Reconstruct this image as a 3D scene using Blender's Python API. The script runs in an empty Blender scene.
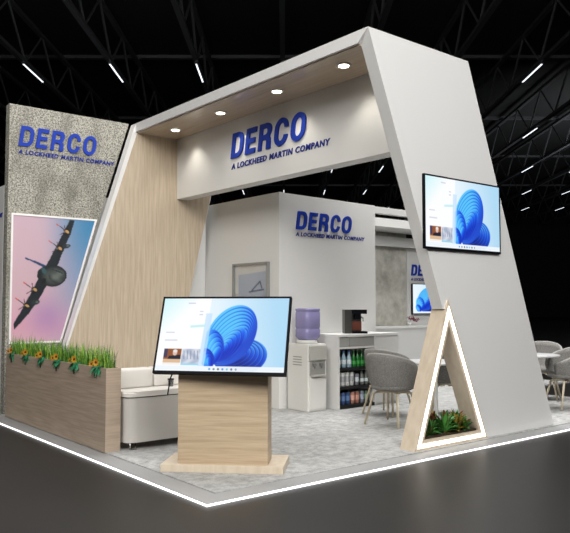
import bpy, bmesh, math, random
import numpy as np
from mathutils import Vector, Matrix
random.seed(7)
sc = bpy.context.scene
col = sc.collection
PI = math.pi

# ------------------------------------------------------------ camera
CAMX, CAMY, CAMZ = -2.820, -4.339, 1.40
cam_d = bpy.data.cameras.new('camera')
cam_d.sensor_fit = 'HORIZONTAL'; cam_d.sensor_width = 36.0
cam_d.lens = 715.0 / 570.0 * 36.0
cam_d.clip_end = 400
cam = bpy.data.objects.new('camera', cam_d); col.objects.link(cam)
cam.location = (CAMX, CAMY, CAMZ)
cam.rotation_euler = (math.radians(90 + 3.082), 0, math.radians(50.85 - 90))
sc.camera = cam

# ------------------------------------------------------------ exposure
sc.view_settings.view_transform = 'Standard'
sc.view_settings.look = 'None'
sc.view_settings.exposure = 0.0
sc.view_settings.gamma = 1.0
sc.view_settings.use_curve_mapping = False

# ------------------------------------------------------------ world
w = bpy.data.worlds.new('world'); sc.world = w; w.use_nodes = True
w.node_tree.nodes['Background'].inputs[0].default_value = (0.8, 0.85, 1.0, 1)
w.node_tree.nodes['Background'].inputs[1].default_value = 0.002

# ------------------------------------------------------------ added area lamps standing in for the hall's general lighting
def area(name, loc, target, sx, sy, power, color=(1, 1, 1)):
    d = bpy.data.lights.new(name, 'AREA'); d.shape = 'RECTANGLE'; d.size = sx; d.size_y = sy
    d.energy = power; d.color = color
    o = bpy.data.objects.new(name, d); col.objects.link(o); o.location = loc
    o.rotation_euler = (Vector(target) - Vector(loc)).to_track_quat('-Z', 'Y').to_euler()
    return o
def hp0(d, s, z):
    c, q = math.cos(math.radians(50.85)), math.sin(math.radians(50.85))
    return (CAMX + c * d + q * s, CAMY + q * d - c * s, z)
area('fill_front', (-1.5, -9.0, 8.6), (3.2, 1.0, 2.0), 7, 5, 1500, (1.0, 0.99, 0.97))  # added softbox, brightens the side panel and other front faces
area('fill_left', (-8.0, -3.2, 8.6), (2.2, 2.6, 2.0), 6, 5, 900, (1.0, 0.98, 0.95))  # added softbox for the faces turned left, no fixture modelled
area('roof_fill', hp0(38, 20, 6.0), hp0(42, 22, 12), 8, 8, 1150, (0.95, 0.98, 1.0))  # added fill aimed upward so the right-hand trusses and deck show
area('roof_fill', hp0(24, -6, 7.5), hp0(26, -6, 12), 5, 5, 16, (0.95, 0.98, 1.0))  # weaker added fill for the roof on the left
area('fill_over_stand', (5.0, 3.4, 9.3), (4.4, 3.0, 0.0), 7, 7, 1500, (1.0, 0.99, 0.98))  # added softbox over the stand, lifts storage walls and carpet

# ------------------------------------------------------------ helpers
def lin(c):
    return tuple(((x / 255) / 12.92 if x / 255 <= 0.04045 else ((x / 255 + 0.055) / 1.055) ** 2.4) for x in c)

def mat(name, c, rough=0.5, metal=0.0, emit=0.0, coat=0.0, spec=0.5, trans=0.0, alpha=1.0, ecol=None):
    m = bpy.data.materials.new(name); m.use_nodes = True
    b = m.node_tree.nodes['Principled BSDF']
    b.inputs['Base Color'].default_value = (*lin(c), 1)
    b.inputs['Roughness'].default_value = rough
    b.inputs['Metallic'].default_value = metal
    b.inputs['Specular IOR Level'].default_value = spec
    b.inputs['Coat Weight'].default_value = coat
    b.inputs['Coat Roughness'].default_value = 0.06
    b.inputs['Transmission Weight'].default_value = trans
    b.inputs['Alpha'].default_value = alpha
    if emit:
        b.inputs['Emission Color'].default_value = (*lin(ecol or c), 1)
        b.inputs['Emission Strength'].default_value = emit
    return m

def noise_mat(name, c1, c2, scale=(1, 1, 1), nscale=5.0, detail=6.0, lo=0.35, hi=0.65, rough=0.6, bump=0.0,
              second=None, coat=0.0, spec=0.5, rough_n=0.55, bump_dist=0.01):
    """two-tone noise; second = (colour, scale vector, nscale, amount)"""
    m = mat(name, c1, rough, coat=coat, spec=spec); nt = m.node_tree; N = nt.nodes; L = nt.links
    b = N['Principled BSDF']
    tc = N.new('ShaderNodeTexCoord')
    mp = N.new('ShaderNodeMapping'); mp.inputs['Scale'].default_value = scale
    L.new(tc.outputs['Object'], mp.inputs[0])
    nz = N.new('ShaderNodeTexNoise'); nz.inputs['Scale'].default_value = nscale
    nz.inputs['Detail'].default_value = detail; nz.inputs['Roughness'].default_value = rough_n
    L.new(mp.outputs[0], nz.inputs['Vector'])
    cr = N.new('ShaderNodeValToRGB')
    cr.color_ramp.elements[0].position = lo; cr.color_ramp.elements[1].position = hi
    cr.color_ramp.elements[0].color = (*lin(c1), 1); cr.color_ramp.elements[1].color = (*lin(c2), 1)
    L.new(nz.outputs['Fac'], cr.inputs[0])
    out = cr.outputs[0]
    if second:
        c3, sc3, ns3, amt = second
        mp2 = N.new('ShaderNodeMapping'); mp2.inputs['Scale'].default_value = sc3
        L.new(tc.outputs['Object'], mp2.inputs[0])
        n2 = N.new('ShaderNodeTexNoise'); n2.inputs['Scale'].default_value = ns3; n2.inputs['Detail'].default_value = 4
        L.new(mp2.outputs[0], n2.inputs['Vector'])
        r2 = N.new('ShaderNodeValToRGB'); r2.color_ramp.elements[0].position = 0.45; r2.color_ramp.elements[1].position = 0.7
        L.new(n2.outputs['Fac'], r2.inputs[0])
        ml = N.new('ShaderNodeMath'); ml.operation = 'MULTIPLY'; ml.inputs[1].default_value = amt
        L.new(r2.outputs[0], ml.inputs[0])
        mx = N.new('ShaderNodeMix'); mx.data_type = 'RGBA'
        L.new(ml.outputs[0], mx.inputs[0]); L.new(out, mx.inputs[6]); mx.inputs[7].default_value = (*lin(c3), 1)
        out = mx.outputs[2]
    L.new(out, b.inputs['Base Color'])
    if bump:
        bp = N.new('ShaderNodeBump'); bp.inputs['Strength'].default_value = bump; bp.inputs['Distance'].default_value = bump_dist
        L.new(nz.outputs['Fac'], bp.inputs['Height']); L.new(bp.outputs[0], b.inputs['Normal'])
    return m

def vcol_mat(name, emit=0.0, rough=0.4):
    m = bpy.data.materials.new(name); m.use_nodes = True; N = m.node_tree.nodes; L = m.node_tree.links
    b = N['Principled BSDF']; a = N.new('ShaderNodeAttribute'); a.attribute_name = 'col'
    b.inputs['Roughness'].default_value = rough
    if emit:
        b.inputs['Base Color'].default_value = (0.01, 0.01, 0.012, 1)
        L.new(a.outputs['Color'], b.inputs['Emission Color']); b.inputs['Emission Strength'].default_value = emit
        b.inputs['Roughness'].default_value = 0.5; b.inputs['Specular IOR Level'].default_value = 0.05
    else:
        L.new(a.outputs['Color'], b.inputs['Base Color'])
    return m

WHITE = mat('white_laminate', (226, 225, 223), 0.32, coat=0.6)
WHITE2 = mat('white_painted', (222, 221, 218), 0.55)
GREYF = mat('pale_grey_paint', (212, 212, 210), 0.5)
LEDW = mat('led_white', (255, 250, 240), 0.5, emit=2.6, ecol=(255, 246, 232))
LEDP = mat('led_platform', (255, 255, 255), 0.5, emit=1.8)
BLUE = mat('sign_blue', (30, 58, 158), 0.5, spec=0.2)
NAVY = mat('sign_navy', (34, 48, 130), 0.5, spec=0.2)
BLACK = mat('black_plastic', (6, 7, 14), 0.6, spec=0.12)
BLACKM = mat('black_matt', (16, 16, 17), 0.7)
CHROME = mat('chrome', (200, 200, 200), 0.2, metal=1.0)
WOODV = noise_mat('oak_vertical', (206, 190, 168), (184, 167, 144), (9, 9, 0.55), 3.2, 8, 0.3, 0.7, 0.5,
                  second=(170, 149, 124) and ((168, 148, 122), (26, 26, 0.9), 3.0, 0.45))
WOODH = noise_mat('oak_horizontal', (200, 180, 152), (178, 156, 128), (0.7, 0.7, 9), 3.4, 9, 0.3, 0.7, 0.45,
                  second=((158, 134, 106), (0.9, 0.9, 24), 2.6, 0.5))
WOODP = noise_mat('oak_planter', (192, 174, 155), (168, 150, 133), (0.6, 0.6, 9), 3.6, 9, 0.3, 0.7, 0.5,
                  second=((152, 132, 112), (0.9, 0.9, 26), 2.6, 0.5))
WOODL = noise_mat('pale_oak', (214, 200, 180), (200, 184, 162), (6, 6, 1.4), 3.0, 8, 0.3, 0.7, 0.45)
SOFFIT = noise_mat('oak_soffit', (196, 178, 158), (178, 160, 140), (9, 0.6, 9), 3.0, 8, 0.3, 0.7, 0.12)
LEGW = noise_mat('pale_leg_wood', (214, 202, 178), (198, 184, 158), (10, 10, 2), 5, 4, 0.3, 0.7, 0.5)
CONC = noise_mat('speckled_concrete', (80, 77, 70), (190, 187, 174), (1, 1, 1), 58, 3, 0.36, 0.63, 0.85, 0.5,
                 second=((92, 89, 80), (1.6, 1.6, 0.7), 2.6, 0.6), rough_n=0.7)
CONC2 = noise_mat('cast_concrete', (160, 158, 148), (206, 204, 194), (1, 1, 1), 3.0, 9, 0.32, 0.68, 0.8, 0.2,
                  second=((222, 220, 212), (1, 1, 1), 7, 0.4), rough_n=0.7)
CARPET = noise_mat('carpet', (126, 126, 124), (200, 200, 198), (1, 1, 1), 9.0, 12, 0.34, 0.66, 0.95, 0.4,
                   second=((148, 148, 147), (0.8, 2.0, 1), 1.6, 0.5), rough_n=0.8)
FABRIC = noise_mat('grey_felt', (104, 102, 99), (138, 136, 132), (1, 1, 1), 90, 4, 0.35, 0.65, 0.95, 0.4)
LEATHER = mat('white_leatherette', (206, 202, 197), 0.45)
CUSHION = mat('white_cushion', (226, 222, 216), 0.5)
FLOORM = noise_mat('dark_polished_floor', (27, 26, 25), (34, 33, 31), (1, 1, 1), 0.6, 4, 0.3, 0.7, 0.42, spec=0.3)
DARKST = mat('dark_steel', (66, 67, 70), 0.5)
DECK = mat('dark_deck', (17, 18, 19), 0.8)
HALLW = mat('hall_wall_black', (13, 13, 14), 0.9)
RIMM = mat('light_felt_edge', (158, 156, 152), 0.9)
SOIL = noise_mat('soil', (34, 24, 16), (62, 44, 28), (1, 1, 1), 40, 4, 0.3, 0.7, 0.95, 0.6)

def link(name, me, m=None, parent=None):
    o = bpy.data.objects.new(name, me); col.objects.link(o)
    if m is not None:
        if len(me.materials): me.materials.clear()
        for k in (m if isinstance(m, (list, tuple)) else [m]): me.materials.append(k)
    if parent is not None: o.parent = parent
    return o

def bmobj(name, bm, m, parent=None, smooth=False):
    bmesh.ops.recalc_face_normals(bm, faces=bm.faces)
    me = bpy.data.meshes.new(name); bm.to_mesh(me); bm.free()
    if smooth:
        for p in me.polygons: p.use_smooth = True
    return link(name, me, m, parent)

def tag(o, label, cat, group=None, kind=None):
    if label: o['label'] = label
    if cat: o['category'] = cat
    if group: o['group'] = group
    if kind: o['kind'] = kind
    return o

def thing(name, label, cat, loc=(0, 0, 0), rz=0.0, group=None):
    o = bpy.data.objects.new(name, None); col.objects.link(o)
    o.empty_display_size = 0.1
    o.location = loc; o.rotation_euler = (0, 0, rz)
    return tag(o, label, cat, group)

def copy_tree(o, parent=None):
    c = o.copy(); col.objects.link(c)
    if parent is not None: c.parent = parent
    for ch in list(o.children):
        copy_tree(ch, c)
    return c

def abox(bm, x0, x1, y0, y1, z0, z1, M=None, mi=0, bev=0.0):
    vs = [bm.verts.new((x, y, z)) for x in (x0, x1) for y in (y0, y1) for z in (z0, z1)]
    F = [(0, 1, 3, 2), (4, 6, 7, 5), (0, 4, 5, 1), (2, 3, 7, 6), (0, 2, 6, 4), (1, 5, 7, 3)]
    fs = []
    for f in F:
        fc = bm.faces.new([vs[i] for i in f]); fc.material_index = mi; fs.append(fc)
    if bev:
        bmesh.ops.recalc_face_normals(bm, faces=fs)
        es = list({e for f in fs for e in f.edges})
        r = bmesh.ops.bevel(bm, geom=es, offset=bev, segments=2, affect='EDGES', profile=0.6)
        vs = list({v for f in r['faces'] for v in f.verts} | {v for v in vs if v.is_valid})
    if M is not None:
        for v in vs: v.co = M @ v.co
    return vs

def box(name, x0, x1, y0, y1, z0, z1, m, parent=None, bev=0.0, M=None):
    bm = bmesh.new(); abox(bm, x0, x1, y0, y1, z0, z1, M=M, bev=bev)
    return bmobj(name, bm, m, parent)

def aprism(bm, pts, axis, a, b, mi=0):
    """polygon pts extruded along axis from a to b. axis 'y': pts=(x,z); 'x': pts=(y,z); 'z': pts=(x,y)"""
    def P(p, t):
        return {'y': (p[0], t, p[1]), 'x': (t, p[0], p[1]), 'z': (p[0], p[1], t)}[axis]
    A = [bm.verts.new(P(p, a)) for p in pts]; B = [bm.verts.new(P(p, b)) for p in pts]
    n = len(pts)
    fs = [bm.faces.new(A), bm.faces.new(B[::-1])]
    for i in range(n): fs.append(bm.faces.new((A[i], B[i], B[(i + 1) % n], A[(i + 1) % n])))
    for f in fs: f.material_index = mi
    return fs

def prism(name, pts, axis, a, b, m, parent=None):
    bm = bmesh.new(); aprism(bm, pts, axis, a, b); return bmobj(name, bm, m, parent)

def alathe(bm, prof, cx=0, cy=0, z=0, n=20, M=None, sq=None):
    rings = []
    for r, h in prof:
        ring = []
        for i in range(n):
            t = 2 * PI * i / n
            c, s = math.cos(t), math.sin(t)
            if sq:
                c = math.copysign(abs(c) ** sq, c); s = math.copysign(abs(s) ** sq, s)
            v = Vector((cx + r * c, cy + r * s, z + h))
            if M is not None: v = M @ v
            ring.append(bm.verts.new(v))
        rings.append(ring)
    for a, b in zip(rings, rings[1:]):
        for i in range(n): bm.faces.new((a[i], a[(i + 1) % n], b[(i + 1) % n], b[i]))
    bm.faces.new(rings[0][::-1]); bm.faces.new(rings[-1])

def lathe(name, prof, m, parent=None, cx=0, cy=0, z=0, n=20, smooth=True, M=None, sq=None):
    bm = bmesh.new(); alathe(bm, prof, cx, cy, z, n, M, sq); return bmobj(name, bm, m, parent, smooth)

def atube(bm, pts, r, n=8, r2=None):
    pts = [Vector(p) for p in pts]; rings = []
    k = len(pts)
    for i, p in enumerate(pts):
        d = (pts[min(i + 1, k - 1)] - pts[max(i - 1, 0)]).normalized()
        a = Vector((0, 0, 1)) if abs(d.z) < 0.9 else Vector((1, 0, 0))
        u = d.cross(a).normalized(); v = d.cross(u).normalized()
        rr = r if r2 is None else r + (r2 - r) * i / (k - 1)
        rings.append([bm.verts.new(p + (u * math.cos(2 * PI * j / n) + v * math.sin(2 * PI * j / n)) * rr) for j in range(n)])
    for a, b in zip(rings, rings[1:]):
        for i in range(n): bm.faces.new((a[i], a[(i + 1) % n], b[(i + 1) % n], b[i]))
    bm.faces.new(rings[0][::-1]); bm.faces.new(rings[-1])

def tube(name, pts, r, m, parent=None, n=8, r2=None):
    bm = bmesh.new(); atube(bm, pts, r, n, r2); return bmobj(name, bm, m, parent, True)

def grid_mesh(name, cols, fn, m, parent=None):
    """cols: (h, w, 3) linear colours; fn(u, v) -> point (v measured downward)"""
    h, wd, _ = cols.shape
    u = (np.arange(wd) + 0.0) / (wd - 1); v = (np.arange(h) + 0.0) / (h - 1)
    verts = [fn(a, b) for b in v for a in u]
    faces = [(j * wd + i, (j + 1) * wd + i, (j + 1) * wd + i + 1, j * wd + i + 1) for j in range(h - 1) for i in range(wd - 1)]
    me = bpy.data.meshes.new(name); me.from_pydata(verts, [], faces)
    at = me.color_attributes.new('col', 'FLOAT_COLOR', 'POINT')
    c4 = np.ones((h * wd, 4), dtype=np.float32); c4[:, :3] = cols.reshape(-1, 3)
    at.data.foreach_set('color', c4.ravel())
    me.update()
    return link(name, me, m, parent)

# ------------------------------------------------------------ lettering
def letter_paths(ch):
    """condensed heavy grotesque capitals, height 1"""
    def arc(cx, cy, rx, ry, a0, a1, n=10):
        return [(cx + rx * math.cos(math.radians(a0 + (a1 - a0) * i / n)), cy + ry * math.sin(math.radians(a0 + (a1 - a0) * i / n))) for i in range(n + 1)]
    s = 0.205
    if ch == 'D':
        return 0.78, [[(0, 0)] + arc(0.42, 0.36, 0.36, 0.36, -90, 0) + arc(0.42, 0.64, 0.36, 0.36, 0, 90) + [(0, 1)],
                      [(s, 0.18)] + arc(0.38, 0.36, 0.185, 0.18, -90, 0) + arc(0.38, 0.64, 0.185, 0.18, 0, 90) + [(s, 0.82)]]
    if ch == 'E':
        return 0.66, [[(0, 0), (0.64, 0), (0.64, 0.2), (s, 0.2), (s, 0.41), (0.59, 0.41), (0.59, 0.6), (s, 0.6), (s, 0.8), (0.64, 0.8), (0.64, 1), (0, 1)]]
    if ch == 'R':
        return 0.78, [[(0, 0), (s, 0), (s, 0.38), (0.34, 0.38)] + arc(0.36, 0.24, 0.15, 0.14, 90, 20, 5) + [(0.51, 0), (0.77, 0), (0.755, 0.05), (0.745, 0.25)]
                      + arc(0.56, 0.33, 0.17, 0.15, -10, 50, 5) + arc(0.46, 0.72, 0.29, 0.28, -45, 90, 10) + [(0, 1)],
                      [(s, 0.56)] + arc(0.4, 0.69, 0.12, 0.12, -90, 90, 8) + [(s, 0.81)]]
    if ch == 'C':
        return 0.78, [arc(0.39, 0.63, 0.39, 0.38, 0, 90) + arc(0.39, 0.63, 0.39, 0.38, 90, 180) + arc(0.39, 0.37, 0.39, 0.38, 180, 270) + arc(0.39, 0.37, 0.39, 0.38, 270, 358)
                      + [(0.55, 0.37)] + arc(0.39, 0.36, 0.18, 0.19, 0, -90, 6) + arc(0.39, 0.36, 0.18, 0.19, 270, 180, 6) + arc(0.39, 0.64, 0.18, 0.19, 180, 90, 6) + arc(0.39, 0.64, 0.18, 0.19, 90, 0, 6)]
    return 0.8, [arc(0.4, 0.62, 0.4, 0.39, 0, 180, 14) + arc(0.4, 0.38, 0.4, 0.39, 180, 358, 14),
                 arc(0.4, 0.62, 0.19, 0.21, 0, 180, 12) + arc(0.4, 0.38, 0.19, 0.21, 180, 358, 12)]

def curve_mesh(cd, name):
    o = bpy.data.objects.new('tmp', cd); col.objects.link(o)
    dg = bpy.context.evaluated_depsgraph_get(); dg.update()
    me = bpy.data.meshes.new_from_object(o.evaluated_get(dg)); me.name = name
    bpy.data.objects.remove(o)
    return me

def make_letter(ch):
    wd, paths = letter_paths(ch)
    cd = bpy.data.curves.new('letter', 'CURVE'); cd.dimensions = '2D'; cd.fill_mode = 'BOTH'; cd.extrude = 0.5
    for p in paths:
        sp = cd.splines.new('POLY'); sp.points.add(len(p) - 1)
        for i, (x, y) in enumerate(p): sp.points[i].co = (x, y, 0, 1)
        sp.use_cyclic_u = True
    return wd, curve_mesh(cd, 'letter')

SHEAR = 0.16
LET = {c: make_letter(c) for c in 'DERCO'}
def text_mesh(txt):
    cd = bpy.data.curves.new('tagline', 'FONT'); cd.body = txt; cd.extrude = 0.15; cd.offset = 0.034; cd.size = 1.0; cd.shear = 0.16
    cd.space_character = 1.14; cd.resolution_u = 2
    return curve_mesh(cd, 'tagline')
TAG = text_mesh('A LOCKHEED MARTIN COMPANY')
_xs = [v.co.x for v in TAG.vertices]; _ys = [v.co.y for v in TAG.vertices]
TX0, TX1, TY0, TY1 = min(_xs), max(_xs), min(_ys), max(_ys)

def split_words(me0):
    ux = np.array([v.co.x - 0.16 * v.co.y for v in me0.vertices]); su = np.sort(ux)
    gaps = np.diff(su); k = np.sort(np.argsort(gaps)[-3:]); cuts = [(su[i] + su[i + 1]) / 2 for i in k]
    out = []
    for w_ in range(4):
        bm = bmesh.new(); bm.from_mesh(me0)
        dead = [v for v in bm.verts if sum((v.co.x - 0.16 * v.co.y) > c_ for c_ in cuts) != w_]
        bmesh.ops.delete(bm, geom=dead, context='VERTS')
        me = bpy.data.meshes.new('word'); bm.to_mesh(me); bm.free(); out.append(me)
    return out
WORDS = split_words(TAG)

def sign(label, origin, right, width, hgt, tagw, tagh, tagdrop, m, m2, depth=0.03, name='wall_sign', tagx=0.0):
    """origin = lower left of D; right = unit vector; up = Z"""
    r = Vector(right); u = Vector((0, 0, 1)); n = r.cross(u)
    root = thing(name, label, 'sign', origin)
    gap = 0.19
    tot = sum(LET[c][0] for c in 'DERCO') + gap * 4 + SHEAR
    kx = width / tot
    x = 0.0
    for c in 'DERCO':
        wd, me0 = LET[c]; me = me0.copy(); me.name = 'letter'
        for v in me.vertices:
            lx, ly, lz = v.co
            p = r * ((x + lx + SHEAR * ly) * kx) + u * (ly * hgt) + n * ((lz + 0.5) * depth + 0.002)
            v.co = p
        link('letter', me, m, root)
        x += wd + gap
    for w0 in WORDS:
        me = w0.copy(); me.name = 'tagline_word'
        for v in me.vertices:
            lx, ly, lz = v.co
            v.co = r * (tagx + (lx - TX0) / (TX1 - TX0) * tagw) + u * (-tagdrop + (ly - TY0) / (TY1 - TY0) * tagh) + n * ((lz + 0.15) / 0.3 * 0.006 + 0.002)
        link('tagline_word', me, m2, root)
    return root

# ------------------------------------------------------------ rasteriser for screens and pictures
class Canvas:
    def __init__(s, x0, x1, y0, y1, w_, h_, ss=3):
        s.x0, s.x1, s.y0, s.y1 = x0, x1, y0, y1; s.w, s.h, s.ss = w_, h_, ss
        W, H = w_ * ss, h_ * ss
        X = x0 + (np.arange(W) + .5) / W * (x1 - x0); Y = y0 + (np.arange(H) + .5) / H * (y1 - y0)
        s.X, s.Y = np.meshgrid(X, Y); s.c = np.zeros((H, W, 3))
    def put(s, mask, c, a=1.0):
        c = np.array(c, float) / 255.0 if not isinstance(c, np.ndarray) else c
        if c.ndim == 1: c = np.broadcast_to(c, s.c.shape)
        m = (mask * a)[..., None]
        s.c = s.c * (1 - m) + c * m
    def poly(s, pts):
        n = len(pts); ins = np.zeros(s.X.shape, bool)
        for i in range(n):
            xa, ya = pts[i]; xb, yb = pts[(i + 1) % n]
            if ya == yb: continue
            cnd = ((ya > s.Y) != (yb > s.Y)) & (s.X < (xb - xa) * (s.Y - ya) / (yb - ya) + xa)
            ins ^= cnd
        return ins.astype(float)
    def ell(s, cx, cy, rx, ry, ang=0):
        c, si = math.cos(math.radians(ang)), math.sin(math.radians(ang))
        dx, dy = s.X - cx, s.Y - cy
        a = (dx * c + dy * si) / rx; b = (-dx * si + dy * c) / ry
        s.r2 = a * a + b * b; s.a, s.b = a, b
        return (s.r2 < 1).astype(float)
    def line(s, p, q, wd, wd2=None):
        px, py = p; qx, qy = q; L = math.hypot(qx - px, qy - py)
        t = np.clip(((s.X - px) * (qx - px) + (s.Y - py) * (qy - py)) / (L * L), 0, 1)
        d = np.hypot(s.X - px - t * (qx - px), s.Y - py - t * (qy - py))
        ww = wd if wd2 is None else wd + (wd2 - wd) * t
        return (d < ww / 2).astype(float)
    def out(s):
        k = s.ss
        c = s.c.reshape(s.h, k, s.w, k, 3).mean((1, 3))
        return np.where(c <= 0.04045, c / 12.92, ((c + 0.055) / 1.055) ** 2.4)

def mixc(a, b, t):
    t = np.clip(t, 0, 1)[..., None]
    return (np.array(a) * (1 - t) + np.array(b) * t) / 255.0

def screen_canvas(panel=True):
    A = 0.5625
    c = Canvas(0, 1, 0, A, 270, 152, 3)
    full = np.ones(c.X.shape)
    t = (c.X - 0.4) / 0.6 + (c.Y / A - 0.5) * -0.2
    c.put(full, mixc((232, 246, 254), (156, 208, 242), t * 1.0 + 0.1))
    c.put(full, mixc((255, 255, 255), (215, 238, 250), np.abs(c.X - 0.45) * 2) , 0.35)
    # folded blue ribbons: lower right lobe, upper lobe, left lobe
    def lobe(px, py, an0, an1, L0, wd0, n, hi_, lo_, dk, shrink=0.62, wsh=0.66):
        for k in range(n):
            f = k / (n - 1); L = L0 * (1 - shrink * f); an = an0 + (an1 - an0) * f; wd_ = wd0 * (1 - wsh * f)
            a_ = math.radians(an); cx, cy = px + L * math.cos(a_), py + L * math.sin(a_)
            m = c.ell(cx, cy, L, wd_, an)
            g = np.clip(0.42 + 0.30 * c.a - 0.62 * c.b, 0, 1)
            c2 = mixc(dk, lo_, np.clip(g * 2, 0, 1)); c3 = mixc(lo_, hi_, np.clip(g * 2 - 1, 0, 1))
            shade = np.where((g > .5)[..., None], c3, c2)
            if k: c.put(c.ell(cx + 0.004, cy - 0.004, L * 1.03, wd_ * 1.05, an), dk, 0.45)
            m = c.ell(cx, cy, L, wd_, an)
            rim = np.clip((c.r2 - 0.88) / 0.12, 0, 1) * (c.r2 < 1)
            c.put(m, shade); c.put(rim, (120, 200, 255), 0.45)
    lobe(0.46, 0.48, -8, -20, 0.203, 0.138, 7, (70, 150, 248), (20, 74, 214), (8, 34, 140), 0.45, 0.72)
    lobe(0.450, 0.50, -61, -47, 0.245, 0.182, 8, (88, 200, 255), (22, 104, 238), (8, 50, 196), 0.30, 0.62)
    lobe(0.46, 0.49, -52, -58, 0.165, 0.080, 5, (96, 200, 255), (24, 100, 240), (8, 46, 190), 0.5, 0.6)
    lobe(0.455, 0.50, -100, -75, 0.130, 0.085, 5, (96, 204, 255), (24, 104, 240), (8, 48, 196), 0.5, 0.6)
    lobe(0.44, 0.53, -120, -110, 0.080, 0.055, 4, (88, 196, 254), (20, 92, 234), (8, 44, 190), 0.5, 0.6)
    # white start panel
    if not panel:
        c.put(c.poly([(0, 0.522), (1, 0.522), (1, A), (0, A)]), (236, 244, 252)); return c.out()
    c.put(c.poly([(0.06, 0.0), (0.385, 0.0), (0.365, 0.522), (0.0, 0.522), (0, 0)]), mixc((206, 246, 250), (253, 254, 255), (c.X + c.Y) * 3.2), 0.97)
    c.put(c.poly([(0.355, 0.12), (0.405, 0.12), (0.385, 0.522), (0.335, 0.522)]), (196, 226, 255), 0.75)
    for k, (x0, x1, y) in enumerate([(0.05, 0.12, 0.265), (0.05, 0.15, 0.325), (0.2, 0.26, 0.035), (0.30, 0.33, 0.10), (0.30, 0.33, 0.125)]):
        c.put(c.poly([(x0, y), (x1, y), (x1, y + 0.009), (x0, y + 0.009)]), (205, 205, 222), 0.8)
    c.put(c.poly([(0.24, 0.215), (0.36, 0.205), (0.36, 0.225), (0.24, 0.232)]), (190, 236, 240), 0.8)
    # two picture tiles: person at a desk, snowy trees
    c.put(c.poly([(0.055, 0.395), (0.195, 0.395), (0.195, 0.51), (0.055, 0.51)]), (146, 84, 46))
    c.put(c.poly([(0.055, 0.395), (0.085, 0.395), (0.085, 0.46), (0.055, 0.46)]), (70, 60, 90))
    c.put(c.poly([(0.10, 0.45), (0.19, 0.44), (0.195, 0.475), (0.09, 0.475)]), (28, 30, 48))
    c.put(c.ell(0.145, 0.425, 0.018, 0.022), (226, 190, 176))
    c.put(c.ell(0.145, 0.412, 0.018, 0.012), (232, 228, 226))
    c.put(c.poly([(0.055, 0.472), (0.195, 0.472), (0.195, 0.51), (0.055, 0.51)]), (222, 186, 150))
    c.put(c.poly([(0.055, 0.50), (0.195, 0.50), (0.195, 0.515), (0.055, 0.515)]), (246, 240, 236))
    c.put(c.poly([(0.2, 0.395), (0.345, 0.395), (0.34, 0.51), (0.2, 0.51)]), mixc((176, 186, 206), (214, 220, 232), np.sin(c.X * 60 + 2 * np.sin(c.Y * 50)) * .5 + .5))
    for k in range(5):
        x = 0.215 + k * 0.027
        c.put(c.line((x, 0.41), (x + 0.006, 0.47), 0.006), (120, 130, 158), 0.8)
    c.put(c.poly([(0.2, 0.505), (0.34, 0.505), (0.34, 0.517), (0.2, 0.517)]), (150, 215, 240))
    # task bar
    c.put(c.poly([(0, 0.522), (1, 0.522), (1, A), (0, A)]), (240, 247, 252), 0.96)
    for k in range(7):
        x = 0.43 + k * 0.034
        c.put(c.ell(x, 0.543, 0.008, 0.008), [(60, 140, 230), (90, 110, 140), (60, 70, 90), (40, 120, 210), (90, 190, 220), (70, 80, 110), (140, 150, 170)][k], 0.8)
    return c.out()
SCREEN_COLS = screen_canvas()
SCREEN_PLAIN = screen_canvas(False)[::2, 76::2]
SCREENM = vcol_mat('screen_picture', emit=1.0)

def make_tv(label, wd, ht, depth, bezel, m_loc, group=None, emit_mesh=None):
    """local frame: x right, z up, faces -y; origin at centre of the back"""
    t = thing('television', label, 'television')
    bm = bmesh.new()
    abox(bm, -wd / 2, wd / 2, -depth, 0, -ht / 2, ht / 2, bev=0.004)
    bmobj('housing', bm, BLACK, t)
    bm = bmesh.new(); d0, d1 = -depth - 0.006, -depth
    abox(bm, -wd / 2, wd / 2, d0, d1 + .001, ht / 2 - bezel, ht / 2); abox(bm, -wd / 2, wd / 2, d0, d1 + .001, -ht / 2, -ht / 2 + bezel * 1.4)
    abox(bm, -wd / 2, -wd / 2 + bezel, d0, d1 + .001, -ht / 2 + bezel * 1.4, ht / 2 - bezel); abox(bm, wd / 2 - bezel, wd / 2, d0, d1 + .001, -ht / 2 + bezel * 1.4, ht / 2 - bezel)
    bmobj('bezel', bm, BLACK, t)
    x0, x1, z0, z1 = -wd / 2 + bezel, wd / 2 - bezel, -ht / 2 + bezel * 1.4, ht / 2 - bezel
    s = grid_mesh('screen', SCREEN_COLS if emit_mesh is None else emit_mesh, lambda u, v: (x0 + u * (x1 - x0), -depth - 0.002, z1 - v * (z1 - z0)), SCREENM, t)
    s['label'] = 'lit screen with blue ribbon wallpaper'
    return t

# ============================================================ SETTING
# exhibition hall floor, far walls and ceiling
FD = Vector((math.cos(math.radians(50.85)), math.sin(math.radians(50.85)), 0))   # run of the roof trusses
RD = Vector((FD.y, -FD.x, 0))
def hp(d, s, z): return Vector((CAMX, CAMY, 0)) + FD * d + RD * s + Vector((0, 0, z))
def hall_quad(name, pts, m, **kw):
    me = bpy.data.meshes.new(name); me.from_pydata([tuple(p) for p in pts], [], [(0, 1, 2, 3)])
    o = link(name, me, m); tag(o, kw.get('label'), None, kind='structure'); return o
def hall_slab(name, d0, d1, s0, s1, z0, z1, m):
    bm = bmesh.new()
    M = Matrix(((FD.x, RD.x, 0, CAMX), (FD.y, RD.y, 0, CAMY), (0, 0, 1, 0), (0, 0, 0, 1)))
    abox(bm, d0, d1, s0, s1, z0, z1, M=M)
    return tag(bmobj(name, bm, m), None, None, kind='structure')
PZ = -0.026
hall_slab('floor', -26, 84, -56, 56, PZ - 0.3, PZ, FLOORM)
HC = 12.6
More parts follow.
